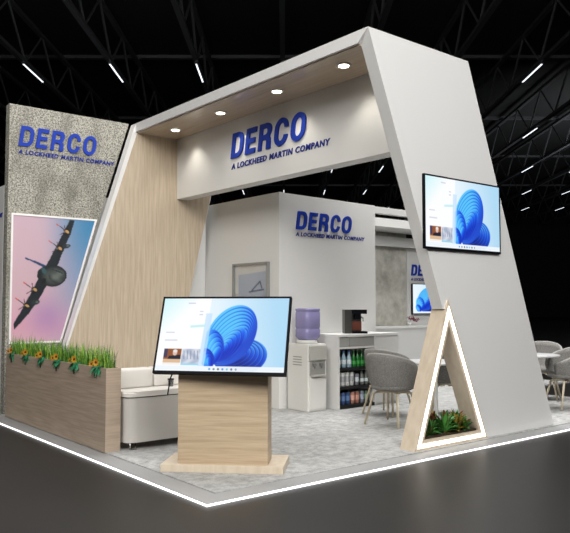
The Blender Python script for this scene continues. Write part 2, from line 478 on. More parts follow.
hall_slab('ceiling', -26, 84, -56, 56, HC, HC + 0.2, DECK)
hall_slab('wall_back', 84, 84.4, -56, 56, PZ, HC, HALLW)
hall_slab('wall_front', -26.4, -26, -56, 56, PZ, HC, HALLW)
hall_slab('wall_left', -26, 84, -56.4, -56, PZ, HC, HALLW)
hall_slab('wall_right', -26, 84, 56, 56.4, PZ, HC, HALLW)

# ============================================================ PLATFORM
plat = thing('stand_platform', 'raised carpeted platform floor of the exhibition stand with glowing edge', 'platform')
PX, PY = 7.55, 2.6
PX2, PY2 = 9.6, 8.6
bm = bmesh.new()
aprism(bm, [(0, 0), (PX, 0), (PX, PY), (PX2, PY), (PX2, PY2), (0, PY2)], 'z', PZ, -0.008)
o = bmobj('platform_deck', bm, mat('platform_edge', (154, 154, 154), 0.5), plat)
bm = bmesh.new()
aprism(bm, [(0.2, 0.2), (PX - .05, 0.2), (PX - .05, PY + .05), (PX2 - .1, PY + .05), (PX2 - .1, PY2 - .1), (0.2, PY2 - .1)], 'z', -0.009, 0.0)
bmobj('carpet', bm, CARPET, plat)
bm = bmesh.new(); abox(bm, -0.004, PX, -0.004, 0.0, PZ, -0.0115); o = bmobj('led_strip', bm, LEDP, plat)
bm = bmesh.new(); abox(bm, -0.004, 0.0, 0.0, PY2, PZ, -0.0115); o = bmobj('led_strip', bm, LEDP, plat)
# ============================================================ ARCHWAY
Y0, Y1 = 0.25, 5.015
TH = 0.14
arch = thing('archway', 'tall white slanted portal arch with oak lining spanning the stand', 'archway', (0, 0, 0))
kf, kb = 0.397, 0.387
prism('side_panel', [(1.916, 4.0), (3.437, 4.0), (3.437 + kb * 4, 0), (3.60, 0), (3.035, 1.36), (1.916 + kf * 2.64, 1.36)], 'y', Y0, Y0 + TH, WHITE, arch)
# left leg leans the other way
prism('side_panel', [(1.916, 4.0), (3.44, 4.0), (3.44 - 0.245 * 4, 0), (1.916 - 0.312 * 4, 0)], 'y', Y1 - TH, Y1, WHITE, arch)
ob = prism('wood_lining', [(1.943, 3.862), (3.39, 3.862), (3.39 - 0.243 * 3.86, 0), (0.687, 0)], 'y', Y1 - TH - 0.012, Y1 - TH, WOODV, arch)
ob['label'] = 'oak cladding on the inside of the slanted leg'
prism('top_slab', [(Y0, 4.0), (Y0 + TH, 3.88), (Y1 - TH, 3.88), (Y1, 4.0)], 'x', 1.9155, 3.4365, WHITE, arch)
box('soffit', 1.95, 2.60, Y0 + TH, Y1 - TH - 0.012, 3.862, 3.88, SOFFIT, arch)
box('fascia_board', 2.60, 2.80, Y0 + TH, Y1 - TH - 0.012, 2.97, 3.88, WHITE2, arch)

# recessed downlights in the soffit
dlpos = [(2.203, 0.877), (2.224, 2.003), (2.239, 3.182), (2.250, 4.324)]
wherel = ['recessed round soffit downlight nearest the white screen panel, right end of the arch',
          'recessed round soffit downlight above the end of the big sign, second from the right',
          'recessed round soffit downlight above the start of the big sign, third from the right',
          'recessed round soffit downlight beside the oak leg, leftmost in the arch']
DLM = mat('downlight_lens', (255, 250, 238), 0.5, emit=9.0, ecol=(255, 246, 228))
TRIMM = mat('downlight_trim', (235, 232, 226), 0.3)
for (dx_, y), lb in zip(dlpos, wherel):
    t = thing('downlight', lb, 'light', (dx_, y, 3.862), 0, 'arch downlights')
    bm = bmesh.new(); alathe(bm, [(0.075, -0.012), (0.078, -0.004), (0.078, 0.0)], n=28); bmobj('trim_ring', bm, TRIMM, t, True)
    bm = bmesh.new(); alathe(bm, [(0.052, -0.018), (0.056, -0.0125)], n=24); bmobj('lens', bm, DLM, t)
    d = bpy.data.lights.new('downlight_beam', 'SPOT'); d.energy = 12; d.spot_size = math.radians(100); d.spot_blend = 0.8
    d.shadow_soft_size = 0.03; d.color = (1.0, 0.94, 0.82)
    lo = bpy.data.objects.new('downlight_beam', d); col.objects.link(lo); lo.parent = t; lo.location = (0.12, 0, -0.04)
    lo.rotation_euler = (0, math.radians(-6), 0)

sign('large blue lettering on the white header board of the arch', (2.60, 3.445, 3.345), (0, -1, 0), 1.55, 0.33, 1.94, 0.078, 0.145, BLUE, NAVY, 0.02)

# ============================================================ CONCRETE PANEL AND POSTER
YP = 5.10
pan = prism('concrete_panel', [(0.218, -0.0), (0.218, 4.04), (1.925, 4.04), (1.925 - 0.3125 * 4.04, 0)], 'y', YP, YP + 0.14, CONC)
tag(pan, 'tall speckled grey concrete panel with slanted right edge behind the planter', 'panel')
sign('blue lettering at the top of the speckled concrete panel', (0.335, YP, 3.495), (1, 0, 0), 1.10, 0.272, 1.37, 0.06, 0.105, BLUE, NAVY, 0.016)

def poster_canvas():
    c = Canvas(0.28, 1.45, 2.58, 0.90, 150, 216, 3)
    t = (c.X - 0.28) / 1.17; v = (2.58 - c.Y) / 1.68
    base = mixc((196, 168, 180), (206, 170, 178), v)
    base = base * (1 - np.clip((t - 0.35) * 1.3 - v * 0.05, 0, 1)[..., None]) + np.array((96, 140, 184)) / 255 * np.clip((t - 0.35) * 1.3 - v * 0.05, 0, 1)[..., None]
    c.put(np.ones(c.X.shape), base)
    bl = np.exp(-((c.X - 1.45) / 0.45) ** 2 - ((c.Y - 2.6) / 0.7) ** 2) * 0.75
    c.c = c.c * (1 - bl[..., None]) + np.array((40, 122, 168)) / 255 * bl[..., None]
    pk = np.exp(-((v - 0.86) / 0.14) ** 2) * 0.5
    c.c = c.c * (1 - pk[..., None]) + np.array((214, 150, 176)) / 255 * pk[..., None]
    pl = np.exp(-((c.X - 0.75) / 0.22) ** 2 - ((c.Y - 1.25) / 0.25) ** 2) * 0.5
    c.c = c.c * (1 - pl[..., None]) + np.array((150, 118, 178)) / 255 * pl[..., None]
    D = (34, 40, 44)
    # wing, tail, pods
    c.put(c.poly([(1.045, 2.565), (1.115, 2.565), (1.06, 2.37), (0.955, 2.15), (0.90, 1.97), (0.76, 1.70), (0.64, 1.48), (0.50, 1.28), (0.325, 1.085), (0.31, 1.16), (0.42, 1.345), (0.59, 1.68), (0.77, 2.01), (0.93, 2.33)]), D)
    c.put(c.line((0.455, 2.021), (0.72, 1.915), 0.02, 0.035), (38, 66, 104))
    for p, q in [((0.977, 2.19), (0.865, 1.94)), ((0.735, 1.68), (0.625, 1.47))]:
        c.put(c.line(p, q, 0.016), (28, 32, 36)); 
    for (x, y) in [(1.002, 2.205), (0.595, 1.44)]:
        c.put(c.ell(x, y, 0.058, 0.030, 10), (44, 52, 54)); c.put(c.ell(x + 0.02, y + .004, 0.02, 0.014), (92, 104, 100))
    # engines with orange propeller arcs
    for (x, y) in [(1.0, 2.40), (0.905, 2.165), (0.575, 1.60), (0.475, 1.39)]:
        c.put(c.ell(x, y, 0.05, 0.042, 60), (26, 30, 34)); c.put(c.ell(x + 0.012, y + 0.004, 0.018, 0.03, 60), (196, 150, 96))
        c.put(c.ell(x - 0.03, y, 0.014, 0.014), (120, 128, 124))
        c.put(c.line((x - 0.14, y + 0.10), (x - 0.02, y + 0.02), 0.010), (60, 44, 46))
        c.put(c.line((x - 0.14, y + 0.10), (x - 0.115, y + 0.082), 0.014), (196, 84, 50))
        c.put(c.line((x - 0.10, y - 0.045), (x - 0.02, y + 0.0), 0.009), (70, 50, 50))
        c.put(c.line((x - 0.03, y + 0.09), (x - 0.02, y + 0.02), 0.009), (70, 50, 50))
    # fuselage
    c.put(c.ell(0.75, 1.80, 0.14, 0.125, 0), (34, 40, 42))
    m = c.ell(0.83, 1.795, 0.185, 0.142, 8)
    c.put(m, mixc((84, 90, 86), (28, 32, 34), np.clip(c.r2, 0, 1)))
    m = c.ell(0.88, 1.80, 0.115, 0.105, 0)
    c.put(m, mixc((104, 110, 104), (48, 54, 54), np.clip(c.r2 + .3 * np.sin(c.X * 34 + 1) * np.sin(c.Y * 47), 0, 1)), 0.9)
    for k in range(4): c.put(c.line((0.82 + k * .035, 1.885 - k * .012), (0.845 + k * .035, 1.868 - k * .012), 0.014), (30, 42, 52))
    c.put(c.ell(0.70, 1.86, 0.03, 0.05, 30), (54, 86, 90)); c.put(c.ell(0.70, 1.72, 0.03, 0.04, -30), (22, 26, 30))
    return c.out()
PC = poster_canvas()
post = thing('framed_poster', 'picture of a propeller aircraft banking in a pink and blue sky on concrete panel', 'picture', (0.28, YP, 0.92))
LX0, LX1 = 0.287 - .28, 0.287 - .28
ZT, ZB = 2.575 - .92, 0.0
XR_T, XR_B = 1.412 - .28, 0.938 - .28
def pq(u, v):
    z = ZT + (ZB - ZT) * v; xr = XR_T + (XR_B - XR_T) * v; x = LX0 + u * (xr - LX0)
    return (x, -0.014, z)
ph, pw = 200, 130
cols = np.zeros((ph, pw, 3))
for j in range(ph):
    for i in range(pw):
        X, _, Z = pq(i / (pw - 1), j / (ph - 1))
        a = (X + .28 - 0.28) / 1.17 * 150 - .5; b = (2.58 - (Z + .92)) / 1.68 * 216 - .5
        ia, ib = int(min(max(a, 0), 149)), int(min(max(b, 0), 215)); cols[j, i] = PC[ib, ia]
grid_mesh('picture', cols, pq, vcol_mat('poster_print', 0, 0.35), post)
bm = bmesh.new()
q = [(LX0, ZB), (XR_B, ZB), (XR_T, ZT), (LX0, ZT)]; e = 0.024
qo = [(LX0 - e, ZB - e), (XR_B + e * .8, ZB - e), (XR_T + e * 1.5, ZT + e), (LX0 - e, ZT + e)]
for i in range(4):
    j = (i + 1) % 4; aprism(bm, [q[i], q[j], qo[j], qo[i]], 'y', -0.02, 0.0)
aprism(bm, q, 'y', -0.01, 0.0)
bmobj('frame', bm, mat('poster_frame_white', (238, 234, 232), 0.4), post)

# ============================================================ STAND WALLS
tag(prism('wall_storage_left', [(3.26, 0), (5.1, 0), (5.1, 2.95), (3.26, 2.95)], 'x', 3.26, 3.34, WHITE2), None, None, kind='structure')
tag(prism('wall_storage_front', [(3.34, 0), (5.15, 0), (5.15, 2.925), (3.34, 2.945)], 'y', 3.26, 3.34, WHITE2), None, None, kind='structure')
tag(box('wall_storage_right', 5.07, 5.15, 3.34, 5.1, 0, 2.92, WHITE2), None, None, kind='structure')
tag(box('wall_storage_back', 0.95, 5.15, 5.26, 5.34, 0, 2.95, WHITE2), None, None, kind='structure')
tag(box('wall_far_left', 0.22, 0.32, 5.27, 8.4, 0, 2.98, GREYF), None, None, kind='structure')
tag(box('wall_far_right', 7.98, 9.5, 5.1, 5.2, 0, 2.60, WHITE2), None, None, kind='structure')

sign('blue lettering on the storage room wall above the water cooler', (3.555, 3.26, 2.455), (1, 0, 0), 1.09, 0.255, 1.36, 0.058, 0.095, BLUE, NAVY, 0.02)
sign('blue lettering on the distant wall above the small screen, partly hidden by the arch', (8.09, 5.1, 1.985), (1, 0, 0), 0.98, 0.22, 1.22, 0.055, 0.10, BLUE, NAVY, 0.02)
sign('blue lettering on the pale side wall left of the concrete panel, cut off', (0.22, 5.29 + 1.37, 2.66), (0, -1, 0), 1.09, 0.26, 1.37, 0.06, 0.10, BLUE, NAVY, 0.02)

# overhead beams to the right of the storage room
b1 = box('header_beam', 5.15, 8.6, 3.26, 3.36, 2.815, 2.915, WHITE2); tag(b1, 'slim white header beam running right from the storage room wall top', 'beam')
b2 = box('header_beam', 5.3, 9.5, 4.4, 5.1, 2.80, 2.95, WHITE2); tag(b2, 'deep white canopy beam behind the slim header, above the concrete column', 'beam')
b3 = box('header_beam', 5.3, 9.2, 4.93, 5.03, 2.52, 2.70, GREYF); tag(b3, 'pale grey rail crossing in front of the rough concrete column', 'beam')
cc = box('concrete_column', 6.6, 7.96, 5.1, 5.24, 0, 2.80, CONC2); tag(cc, 'smooth patchy concrete slab in the far right recess', 'panel')

# ============================================================ FAR LOW COUNTER, FAR TV, ORCHID
fc = thing('low_counter', 'low pale grey counter in front of the far concrete slab', 'counter', (7.7, 4.9, 0))
box('counter_body', -0.95, 1.4, -0.12, 0.12, 0, 0.96, GREYF, fc); box('counter_top', -0.97, 1.42, -0.14, 0.14, 0.96, 1.0, WHITE2, fc)
tv3 = make_tv('small far screen below distant lettering, mostly hidden behind arch leg', 1.08, 0.61, 0.03, 0.014, None, emit_mesh=SCREEN_PLAIN); tv3.location = (8.06 + .54, 5.07, 1.52)
orc = thing('potted_orchid', 'small dark pink flower stem on the far low counter', 'plant', (7.79, 4.88, 1.0))
lathe('pot', [(0.03, 0), (0.045, 0.06), (0.04, 0.06)], GREYF, orc)
tube('stem', [(0, 0, .05), (0.02, 0, .12), (0.08, 0, .14), (0.17, 0, .10)], 0.006, mat('stem_green', (70, 84, 50), .6), orc)
bm = bmesh.new()
for (x, z, r) in [(-0.02, 0.15, .035), (0.03, 0.13, .03), (0.08, 0.15, .035), (0.13, 0.12, .04), (0.19, 0.10, .035), (0.24, .12, .03)]:
    for k in range(5):
        a = 2 * PI * k / 5
        c = Vector((x + math.cos(a) * r * .6, random.uniform(-.02, .02), z + math.sin(a) * r * .6))
        bmesh.ops.create_icosphere(bm, subdivisions=1, radius=r * .5, matrix=Matrix.Translation(c) @ Matrix.Diagonal((1, .4, 1, 1)))
bmobj('blossom', bm, mat('orchid_pink', (122, 62, 78), .6), orc, True)

# ============================================================ WALL TV on side panel
tv1 = make_tv('wall screen on the white side panel of the arch, blue ribbon picture', 1.275, 0.745, 0.024, 0.016, None); tv1.location = (3.30, 0.25, 2.328)

# ============================================================ KIOSK
ky = math.radians(-45)      # local -y faces (-.707,-.707)
ktc = thing('kiosk_stand', 'oak pedestal on square base carrying the large tilted touch screen', 'kiosk', (0.738, 0.837, 0), ky)
box('base', -0.521, 0.521, -0.22, 0.27, 0.0, 0.062, WOODL, ktc, bev=0.004)
bm = bmesh.new(); abox(bm, -0.385, 0.385, -0.17, 0.085, 0.062, 1.02, bev=0.004)
cb = bmobj('column', bm, WOODH, ktc)
# tilted mount behind the screen
W2, A2 = 1.15, 0.60
yaw = math.radians(-141 + 90)
c0 = Vector((0.606, 0.714, 1.150))
n2 = Vector((math.cos(math.radians(-141)), math.sin(math.radians(-141)), 0))
tv2 = make_tv('large tilted touch screen on the oak pedestal at front of the stand', W2, W2 * A2, 0.045, 0.016, None)
tilt = 0.367
Mx = Matrix.Rotation(math.radians(-141 + 90), 4, 'Z') @ Matrix.Rotation(-tilt, 4, 'X')
tv2.rotation_euler = Mx.to_euler()
tv2.location = c0 - (Mx.to_3x3() @ Vector((0, -0.05, 0)))
tv2.name = 'touch_screen'; tv2['category'] = 'screen'
mt = bmesh.new(); abox(mt, -0.30, 0.30, 0.0, 0.05, -0.2, 0.2)
bmobj('mount_plate', mt, BLACKM, tv2)

# ============================================================ PLANTER
plx0, plx1, ply0, ply1 = 0.19, 0.345, 2.06, 4.95
plt = thing('planter_box', 'long low oak planter box along left edge of the platform', 'planter', (plx0, ply0, 0))
bm = bmesh.new()
Wd, Ln = plx1 - plx0, ply1 - ply0
abox(bm, 0, Wd, 0, 0.02, 0, 0.795); abox(bm, 0, Wd, Ln - .02, Ln, 0, 0.795); abox(bm, 0, 0.015, .02, Ln - .02, 0, 0.795); abox(bm, Wd - .015, Wd, .02, Ln - .02, 0, 0.795)
bmobj('box_body', bm, WOODP, plt)
box('soil', 0.015, Wd - .015, 0.02, Ln - 0.02, 0.6, 0.765, SOIL, plt)
# grass
GR = [mat('grass_green', (84, 136, 40), .55), mat('grass_light', (150, 184, 70), .55), mat('grass_dark', (46, 88, 34), .6)]
bm = bmesh.new()
def blade(bm, x, y, z, h, lean, az, wd, mi, seg=4):
    dx, dy = math.cos(az), math.sin(az); px, py = -dy, dx
    prev = None
    for i in range(seg + 1):
        t = i / seg; off = lean * t * t; ww = wd * (1 - t ** 1.5) + 0.0004
        c = (x + dx * off, y + dy * off, z + h * t * (1 - 0.25 * lean / h * t))
        a = bm.verts.new((c[0] + px * ww, c[1] + py * ww, c[2])); b = bm.verts.new((c[0] - px * ww, c[1] - py * ww, c[2]))
        if prev:
            f = bm.faces.new((prev[0], prev[1], b, a)); f.material_index = mi
        prev = (a, b)
for k in range(1150):
    y = ply0 + random.uniform(0.03, Ln - .03); x = plx0 + random.uniform(0.03, Wd - .03)
    h = random.triangular(0.12, 0.29, 0.19) * (1.0 if random.random() > .12 else 1.2)
    blade(bm, x, y, 0.76, h, random.uniform(0, 0.09), random.uniform(0, 2 * PI), random.uniform(.0035, .0075), random.choice([0, 0, 0, 1, 1, 2]), 4)
for k in range(26):
    blade(bm, plx0 + .08 + random.uniform(-.05, .05), ply0 + random.uniform(.02, .25), 0.76, random.uniform(.10, .2), random.uniform(.06, .13), random.uniform(-PI, 0), .003, random.choice([0, 1]))
gr = bmobj('grass', bm, GR, None)
tag(gr, 'dense upright green grass growing out of the long oak planter', 'grass', kind='stuff')
# yellow flower plants hanging over the front
YEL = mat('petal_yellow', (206, 146, 36), .5); CTR = mat('flower_centre', (70, 38, 18), .7); TEAL = mat('leaf_bluegreen', (44, 128, 86), .5)
def leaf(bm, base, d, L, wd, droop, up=Vector((0, 0, 1)), seg=4, mi=0):
    d = d.normalized(); s = d.cross(up)
    s = s.normalized() if s.length > 1e-3 else Vector((1, 0, 0)); nrm = s.cross(d)
    prev = None
    for i in range(seg + 1):
        t = i / seg; ww = wd * math.sin(PI * min(0.97, 0.08 + t * 0.92)) 
        c = base + d * (L * t) + Vector((0, 0, -droop * t * t))
        a = bm.verts.new(c + s * ww + nrm * ww * .25); m_ = bm.verts.new(c); b = bm.verts.new(c - s * ww + nrm * ww * .25)
        if prev:
            for q_ in ((prev[0], prev[1], m_, a), (prev[1], prev[2], b, m_)):
                f = bm.faces.new(q_); f.material_index = mi
        prev = (a, m_, b)
def flower_mesh():
    bm = bmesh.new()
    for k in range(9):
        a = 2 * PI * k / 9; d = Vector((-.25, math.cos(a), math.sin(a)))
        leaf(bm, Vector((0, 0, 0)), d, 0.038, 0.011, 0.0, up=Vector((-1, 0, 0)), seg=3)
    me = bpy.data.meshes.new('blossom'); bm.to_mesh(me); bm.free(); me.materials.append(YEL); return me
def centre_mesh():
    bm = bmesh.new(); bmesh.ops.create_uvsphere(bm, u_segments=10, v_segments=6, radius=0.012)
    me = bpy.data.meshes.new('flower_centre'); bm.to_mesh(me); bm.free(); me.materials.append(CTR); return me
FM, CM = flower_mesh(), centre_mesh()
fposs = [(2.27, 'nearest the sofa end'), (2.79, 'second from the sofa end'), (3.27, 'third from the sofa end'), (3.74, 'third from the concrete panel'), (4.22, 'second from the concrete panel'), (4.72, 'nearest the concrete panel')]
for i, (y, wh) in enumerate(fposs):
    t = thing('flower_plant', 'yellow flowering plant spilling over oak planter rim, %s' % wh, 'flower', (0.225, y, 0.765), 0, 'yellow flowers in the oak planter')
    bm = bmesh.new()
    for k in range(46):
        a = random.uniform(PI * .5, PI * 1.5); b_ = Vector((random.uniform(-.02, .005), random.uniform(-.075, .075), random.uniform(.0, .04)))
        leaf(bm, b_, Vector((math.cos(a), math.sin(a) * 1.2, random.uniform(-.1, .8))), random.uniform(.05, .085), .016, random.uniform(.03, .09))
    bmobj('foliage', bm, TEAL, t)
    tube('trailing_stem', [(-.02, 0, .02), (-.045, 0, .02), (-.05, .004, -.03), (-.048, 0, -.075)], .006, mat('stem_dark', (38, 62, 44), .6), t)
    for (dy, dz, s_) in [(0.06, 0.06, .85), (-0.045, 0.08, 1.1)]:
        f = link('blossom', FM, None, t); f.location = (-.062, dy, dz); f.scale = (s_, s_, s_); f.rotation_euler = (random.uniform(0, 1), 0, random.uniform(-.1, .5))
        c_ = link('flower_centre', CM, None, f); c_.location = (-.004, 0, 0)

# ============================================================ BENCH SOFA
# sofa: back along wood lining wall; front faces the aisle (-y); seat z .46
sf = thing('bench_sofa', 'white upholstered bench sofa between planter and pedestal', 'sofa', (0.385, 1.99, 0))
def rrect(x0, x1, y0, y1, r, n=6):
    pts = []
    for (cx, cy, a0) in ((x1 - r, y1 - r, 0), (x0 + r, y1 - r, 90), (x0 + r, y0 + r, 180), (x1 - r, y0 + r, 270)):
        for i in range(n + 1):
            a = math.radians(a0 + 90 * i / n); pts.append((cx + r * math.cos(a), cy + r * math.sin(a)))
    return pts
SL, SD = 1.32, 0.46
prism('sofa_base', rrect(0, SL, 0, SD, 0.10), 'z', 0.07, 0.50, LEATHER, sf)
prism('piping', rrect(-.004, SL + .004, -.004, SD + .004, 0.10), 'z', 0.50, 0.508, BLACKM, sf)
bm = bmesh.new(); fs = aprism(bm, rrect(-.01, SL + .01, -.01, SD, 0.10), 'z', 0.508, 0.56)
es = [e_ for e_ in bm.edges if abs(e_.verts[0].co.z - .56) < 1e-5 and abs(e_.verts[1].co.z - .56) < 1e-5]
bmesh.ops.bevel(bm, geom=es, offset=0.018, segments=3, affect='EDGES')
bmobj('seat_cushion', bm, CUSHION, sf)
for k in range(3):
    x0 = 0.0 + k * 0.44
    bm = bmesh.new(); abox(bm, x0, x0 + 0.43, SD - .18, SD, 0.56, 0.755, bev=0.025)
    bmobj('back_cushion', bm, CUSHION, sf, True)
for (x, y) in [(0.075, 0.035), (SL - .075, 0.035), (0.13, SD - .06), (SL - .13, SD - .06)]:
    tube('leg', [(x - .028, y, .07), (x - .028, y, .006), (x + .028, y, .006), (x + .028, y, .07)], 0.008, CHROME, sf, 6)
gl = thing('drinking_glass', 'small dark-rimmed clear glass on the white sofa seat', 'glass', (0.97, 2.19, 0.56))
GLASS = mat('clear_glass', (240, 244, 244), 0.05, trans=0.9)
lathe('tumbler', [(0.026, 0), (0.032, 0.07), (0.028, .07), (.024, .01)], GLASS, gl, n=14)
lathe('rim', [(0.033, 0.07), (0.034, 0.08), (0.03, .08)], BLACKM, gl, n=14)
cab = tube('power_cable', [(0.43, 1.09, 0.98), (0.40, 1.11, 0.88), (0.36, 1.15, 0.76), (0.36, 1.19, .62)], 0.006, BLACKM)
tag(cab, 'thin black cable hanging from the back of the large touch screen above sofa', 'cable')

# ============================================================ FRAMED PICTURE on storage wall left face
fp = thing('framed_picture', 'grey framed display picture on storage wall, half hidden behind the touch screen', 'picture', (3.26, 3.46, 0.9))
FRM = mat('grey_frame', (140, 140, 137), 0.4)
bm = bmesh.new()
for (a, b, c_, d_) in [(0, .84, 0, .028), (0, .84, 1.072, 1.10), (0, .028, .028, 1.072), (.812, .84, .028, 1.072)]:
    abox(bm, -0.05, 0, a, b, c_, d_)
bmobj('frame', bm, FRM, fp)
def pic2():
    c = Canvas(0, 0.76, 1.02, 0, 60, 80, 3)
    c.put(np.ones(c.X.shape), (214, 216, 214))
    c.put(c.poly([(0.09, 0.88), (0.76, 0.92), (0.76, 0.0), (0.09, 0)]), mixc((150, 168, 192), (176, 190, 208), c.Y))
    for (p, q_, wd) in [((.40, .66), (.58, .78), .02), ((.58, .78), (.62, .69), .02), ((.34, .64), (.66, .67), .018), ((.12, .44), (.22, .53), .03), ((.22, .53), (.50, .54), .035), ((.18, .47), (.52, .49), .02), ((.10, .40), (.46, .46), .02), ((.10, .36), (.24, .36), .04)]:
        c.put(c.line(p, q_, wd), (52, 66, 96))
    c.put(c.poly([(0.0, .0), (.1, .0), (.1, .62), (.0, .62)]), (190, 192, 192))
    return c.out()
grid_mesh('picture', pic2(), lambda u, v: (-0.012, 0.815 - u * .79, 1.075 - v * 1.05), vcol_mat('picture_print', 0, .25), fp)
box('glazing', -0.022, -0.02, .028, .812, .028, 1.072, mat('picture_glass', (255, 255, 255), 0.03, trans=1.0, alpha=0.25), fp)

# ============================================================ WATER COOLER
wc = thing('water_cooler', 'white floor-standing water cooler with lilac bottle beside the drinks counter', 'water cooler', (3.36, 2.78, 0))
WC = mat('cooler_plastic', (218, 217, 212), 0.35); WCP = mat('cooler_panel', (176, 175, 168), 0.4)
bm = bmesh.new(); abox(bm, 0, 0.33, 0.0, 0.42, 0.0, 0.885, bev=0.012); bmobj('cabinet', bm, WC, wc)
box('front_panel', 0.02, 0.31, -0.012, 0.0, 0.03, 0.44, WC, wc, bev=.004)
box('tap_niche', 0.03, 0.30, -0.006, 0.0, 0.47, 0.66, mat('niche_grey', (150, 149, 144), .5), wc)
box('control_panel', 0.02, 0.31, -0.03, 0.0, 0.67, 0.86, WCP, wc, bev=.006)
for x in (0.09, 0.21):
    bm = bmesh.new(); abox(bm, x - .018, x + .018, -0.055, -0.006, 0.60, 0.635, bev=.004); abox(bm, x - .008, x + .008, -.05, -.034, .565, .60)
    bmobj('tap', bm, mat('tap_grey', (120, 120, 118), .4), wc)
box('drip_tray', 0.05, 0.28, -0.06, 0.0, 0.46, 0.478, WCP, wc)
for k in range(4): box('vent', -0.003, 0.001, 0.12, 0.30, 0.60 + k * .035, 0.612 + k * .035, mat('vent_grey', (150, 150, 146), .5), wc)
lathe('bottle_collar', [(0.10, 0.885), (0.15, 0.888), (0.13, 0.93), (.10, .93)], WC, wc, cx=.165, cy=.21, n=28)
LIL = mat('lilac_plastic', (156, 150, 196), 0.25, trans=0.25)
lathe('water_bottle', [(0.10, 0.93), (0.122, 0.955), (0.137, 0.985), (0.137, 1.07), (0.130, 1.078), (0.130, 1.092), (0.137, 1.10), (0.137, 1.30), (0.131, 1.305), (0.131, 1.318), (0.137, 1.325), (0.137, 1.35), (0.10, 1.355)], LIL, wc, cx=.175, cy=.20, n=32, sq=.45)

# ============================================================ DRINKS COUNTER
dc = thing('drinks_counter', 'white counter unit with open fridge bay of bottles and cans', 'counter', (3.815, 2.69, 0))
CW = 1.215; CD = 0.565; S0 = 0.71
box('counter_top', -0.005, CW, -0.005, CD, 0.965, 1.0, WHITE2, dc)
box('side_panel', 0, 0.035, 0, CD, 0, 0.965, WHITE2, dc)
box('side_panel', S0, S0 + .03, 0.0, CD, 0, 0.965, WHITE2, dc)
box('cabinet_body', S0 + .03, CW, 0.02, CD, 0, 0.965, WHITE2, dc)
dr = box('door', S0 + .032, CW - .002, 0.0, 0.018, 0.03, 0.955, WHITE2, dc)
box('back_panel', 0.035, S0, CD - .02, CD, 0.0, 0.965, BLACKM, dc)
box('plinth', 0.035, S0, 0.005, CD - .02, 0.0, 0.045, BLACKM, dc)
for a, b in ((0.035, 0.23), (0.238, S0)):
    box('drawer', a, b, 0.01, 0.04, 0.835, 0.955, mat('drawer_grey', (166, 165, 161), .4), dc)
box('fascia_rail', 0.035, S0, 0.0, 0.03, 0.805, 0.83, WHITE2, dc)
box('bay_lining', 0.035, 0.045, 0.03, CD - .02, 0.045, 0.80, BLACKM, dc)
for z in (0.295, 0.545):
    box('shelf', 0.045, S0 - .005, 0.02, CD - .03, z - .04, z, BLACKM, dc)
def drink(kind, x, z, label, group, cols3, y=0.09):
    t = thing('bottle' if kind != 'can' else 'drink_can', label, 'bottle' if kind != 'can' else 'can', (3.815 + x, 2.69 + y, z), 0, group)
    if kind == 'water':
        lathe('bottle_body', [(0.028, 0), (0.033, .01), (0.033, .12), (.030, .14), (0.014, .19), (.012, .205)], cols3[0], t, n=14)
        lathe('cap', [(0.014, .205), (0.014, .228), (.012, .23)], cols3[1], t, n=12); lathe('paper_label', [(0.0335, .05), (.034, .052), (0.034, .105), (.0335, .107)], cols3[2], t, n=14)
    elif kind == 'glass':
        lathe('bottle_body', [(0.028, 0), (0.031, .01), (0.031, .11), (.026, .14), (0.012, .175), (.011, .225)], cols3[0], t, n=14)
        lathe('cap', [(0.013, .225), (0.013, .238), (.011, .24)], cols3[1], t, n=12); lathe('paper_label', [(0.0315, .04), (.032, .042), (0.032, .085), (.0315, .087)], cols3[2], t, n=14)
    else:
        h = cols3[3]
        lathe('can_body', [(0.026, 0), (0.032, .008), (0.032, h - .015), (0.026, h - .002)], cols3[0], t, n=14)
        lathe('lid', [(0.027, h - .003), (0.026, h)], CHROME, t, n=14); lathe('paper_label', [(0.0322, h * .3), (.0325, h * .31), (0.0325, h * .68), (.0322, h * .7)], cols3[2], t, n=14)
WATER = mat('water_blue', (186, 220, 236), .2, trans=.15); CAPB = mat('cap_blue', (110, 150, 220), .4); LABW = mat('label_pale', (236, 244, 248), .5)
GRN = mat('bottle_green', (44, 140, 60), .12, trans=.25); CAPG = mat('cap_silver', (190, 196, 190), .3); LABG = mat('label_green', (70, 170, 80), .5)
nm = ['first from the cooler side', 'second from the cooler side', 'third from the cooler side', 'fourth from the cooler side', 'fifth from the cooler side', 'sixth from the cooler side', 'seventh from the cooler side']
for k in range(3): drink('water', .095 + .1 * k, .545, 'clear blue water bottle on the top shelf, %s' % nm[k], 'drinks on the top shelf', (WATER, CAPB, LABW))
for k in range(4): drink('glass', .385 + .078 * k, .545, 'green glass bottle on the top shelf, %s among the green ones' % ['first', 'second', 'third', 'fourth'][k], 'drinks on the top shelf', (GRN, CAPG, LABG))
WCAN = mat('can_white', (236, 236, 234), .4); LG = mat('label_grey', (190, 190, 194), .5); CLR = mat('bottle_clear', (150, 158, 150), .1, trans=.3)
for k in range(4): drink('can', .085 + .085 * k, .295, 'tall white can on the middle shelf, %s' % nm[k], 'drinks on the middle shelf', (WCAN, 0, LG, .19))
drink('can', .44, .295, 'shorter grey can on the middle shelf, after the tall white ones', 'drinks on the middle shelf', (mat('can_grey', (150, 150, 160), .3), 0, LABW, .155))
for k in range(2): drink('glass', .54 + .085 * k, .295, 'clear bottle at the far end of the middle shelf, %s' % ['left one', 'right one'][k], 'drinks on the middle shelf', (CLR, CAPG, LABW))
lc = [((120, 122, 132), 'grey'), ((70, 98, 150), 'blue'), ((60, 92, 140), 'dark blue'), ((196, 140, 124), 'salmon pink'), ((190, 128, 110), 'terracotta'), ((150, 160, 180), 'pale blue'), ((120, 150, 120), 'green')]
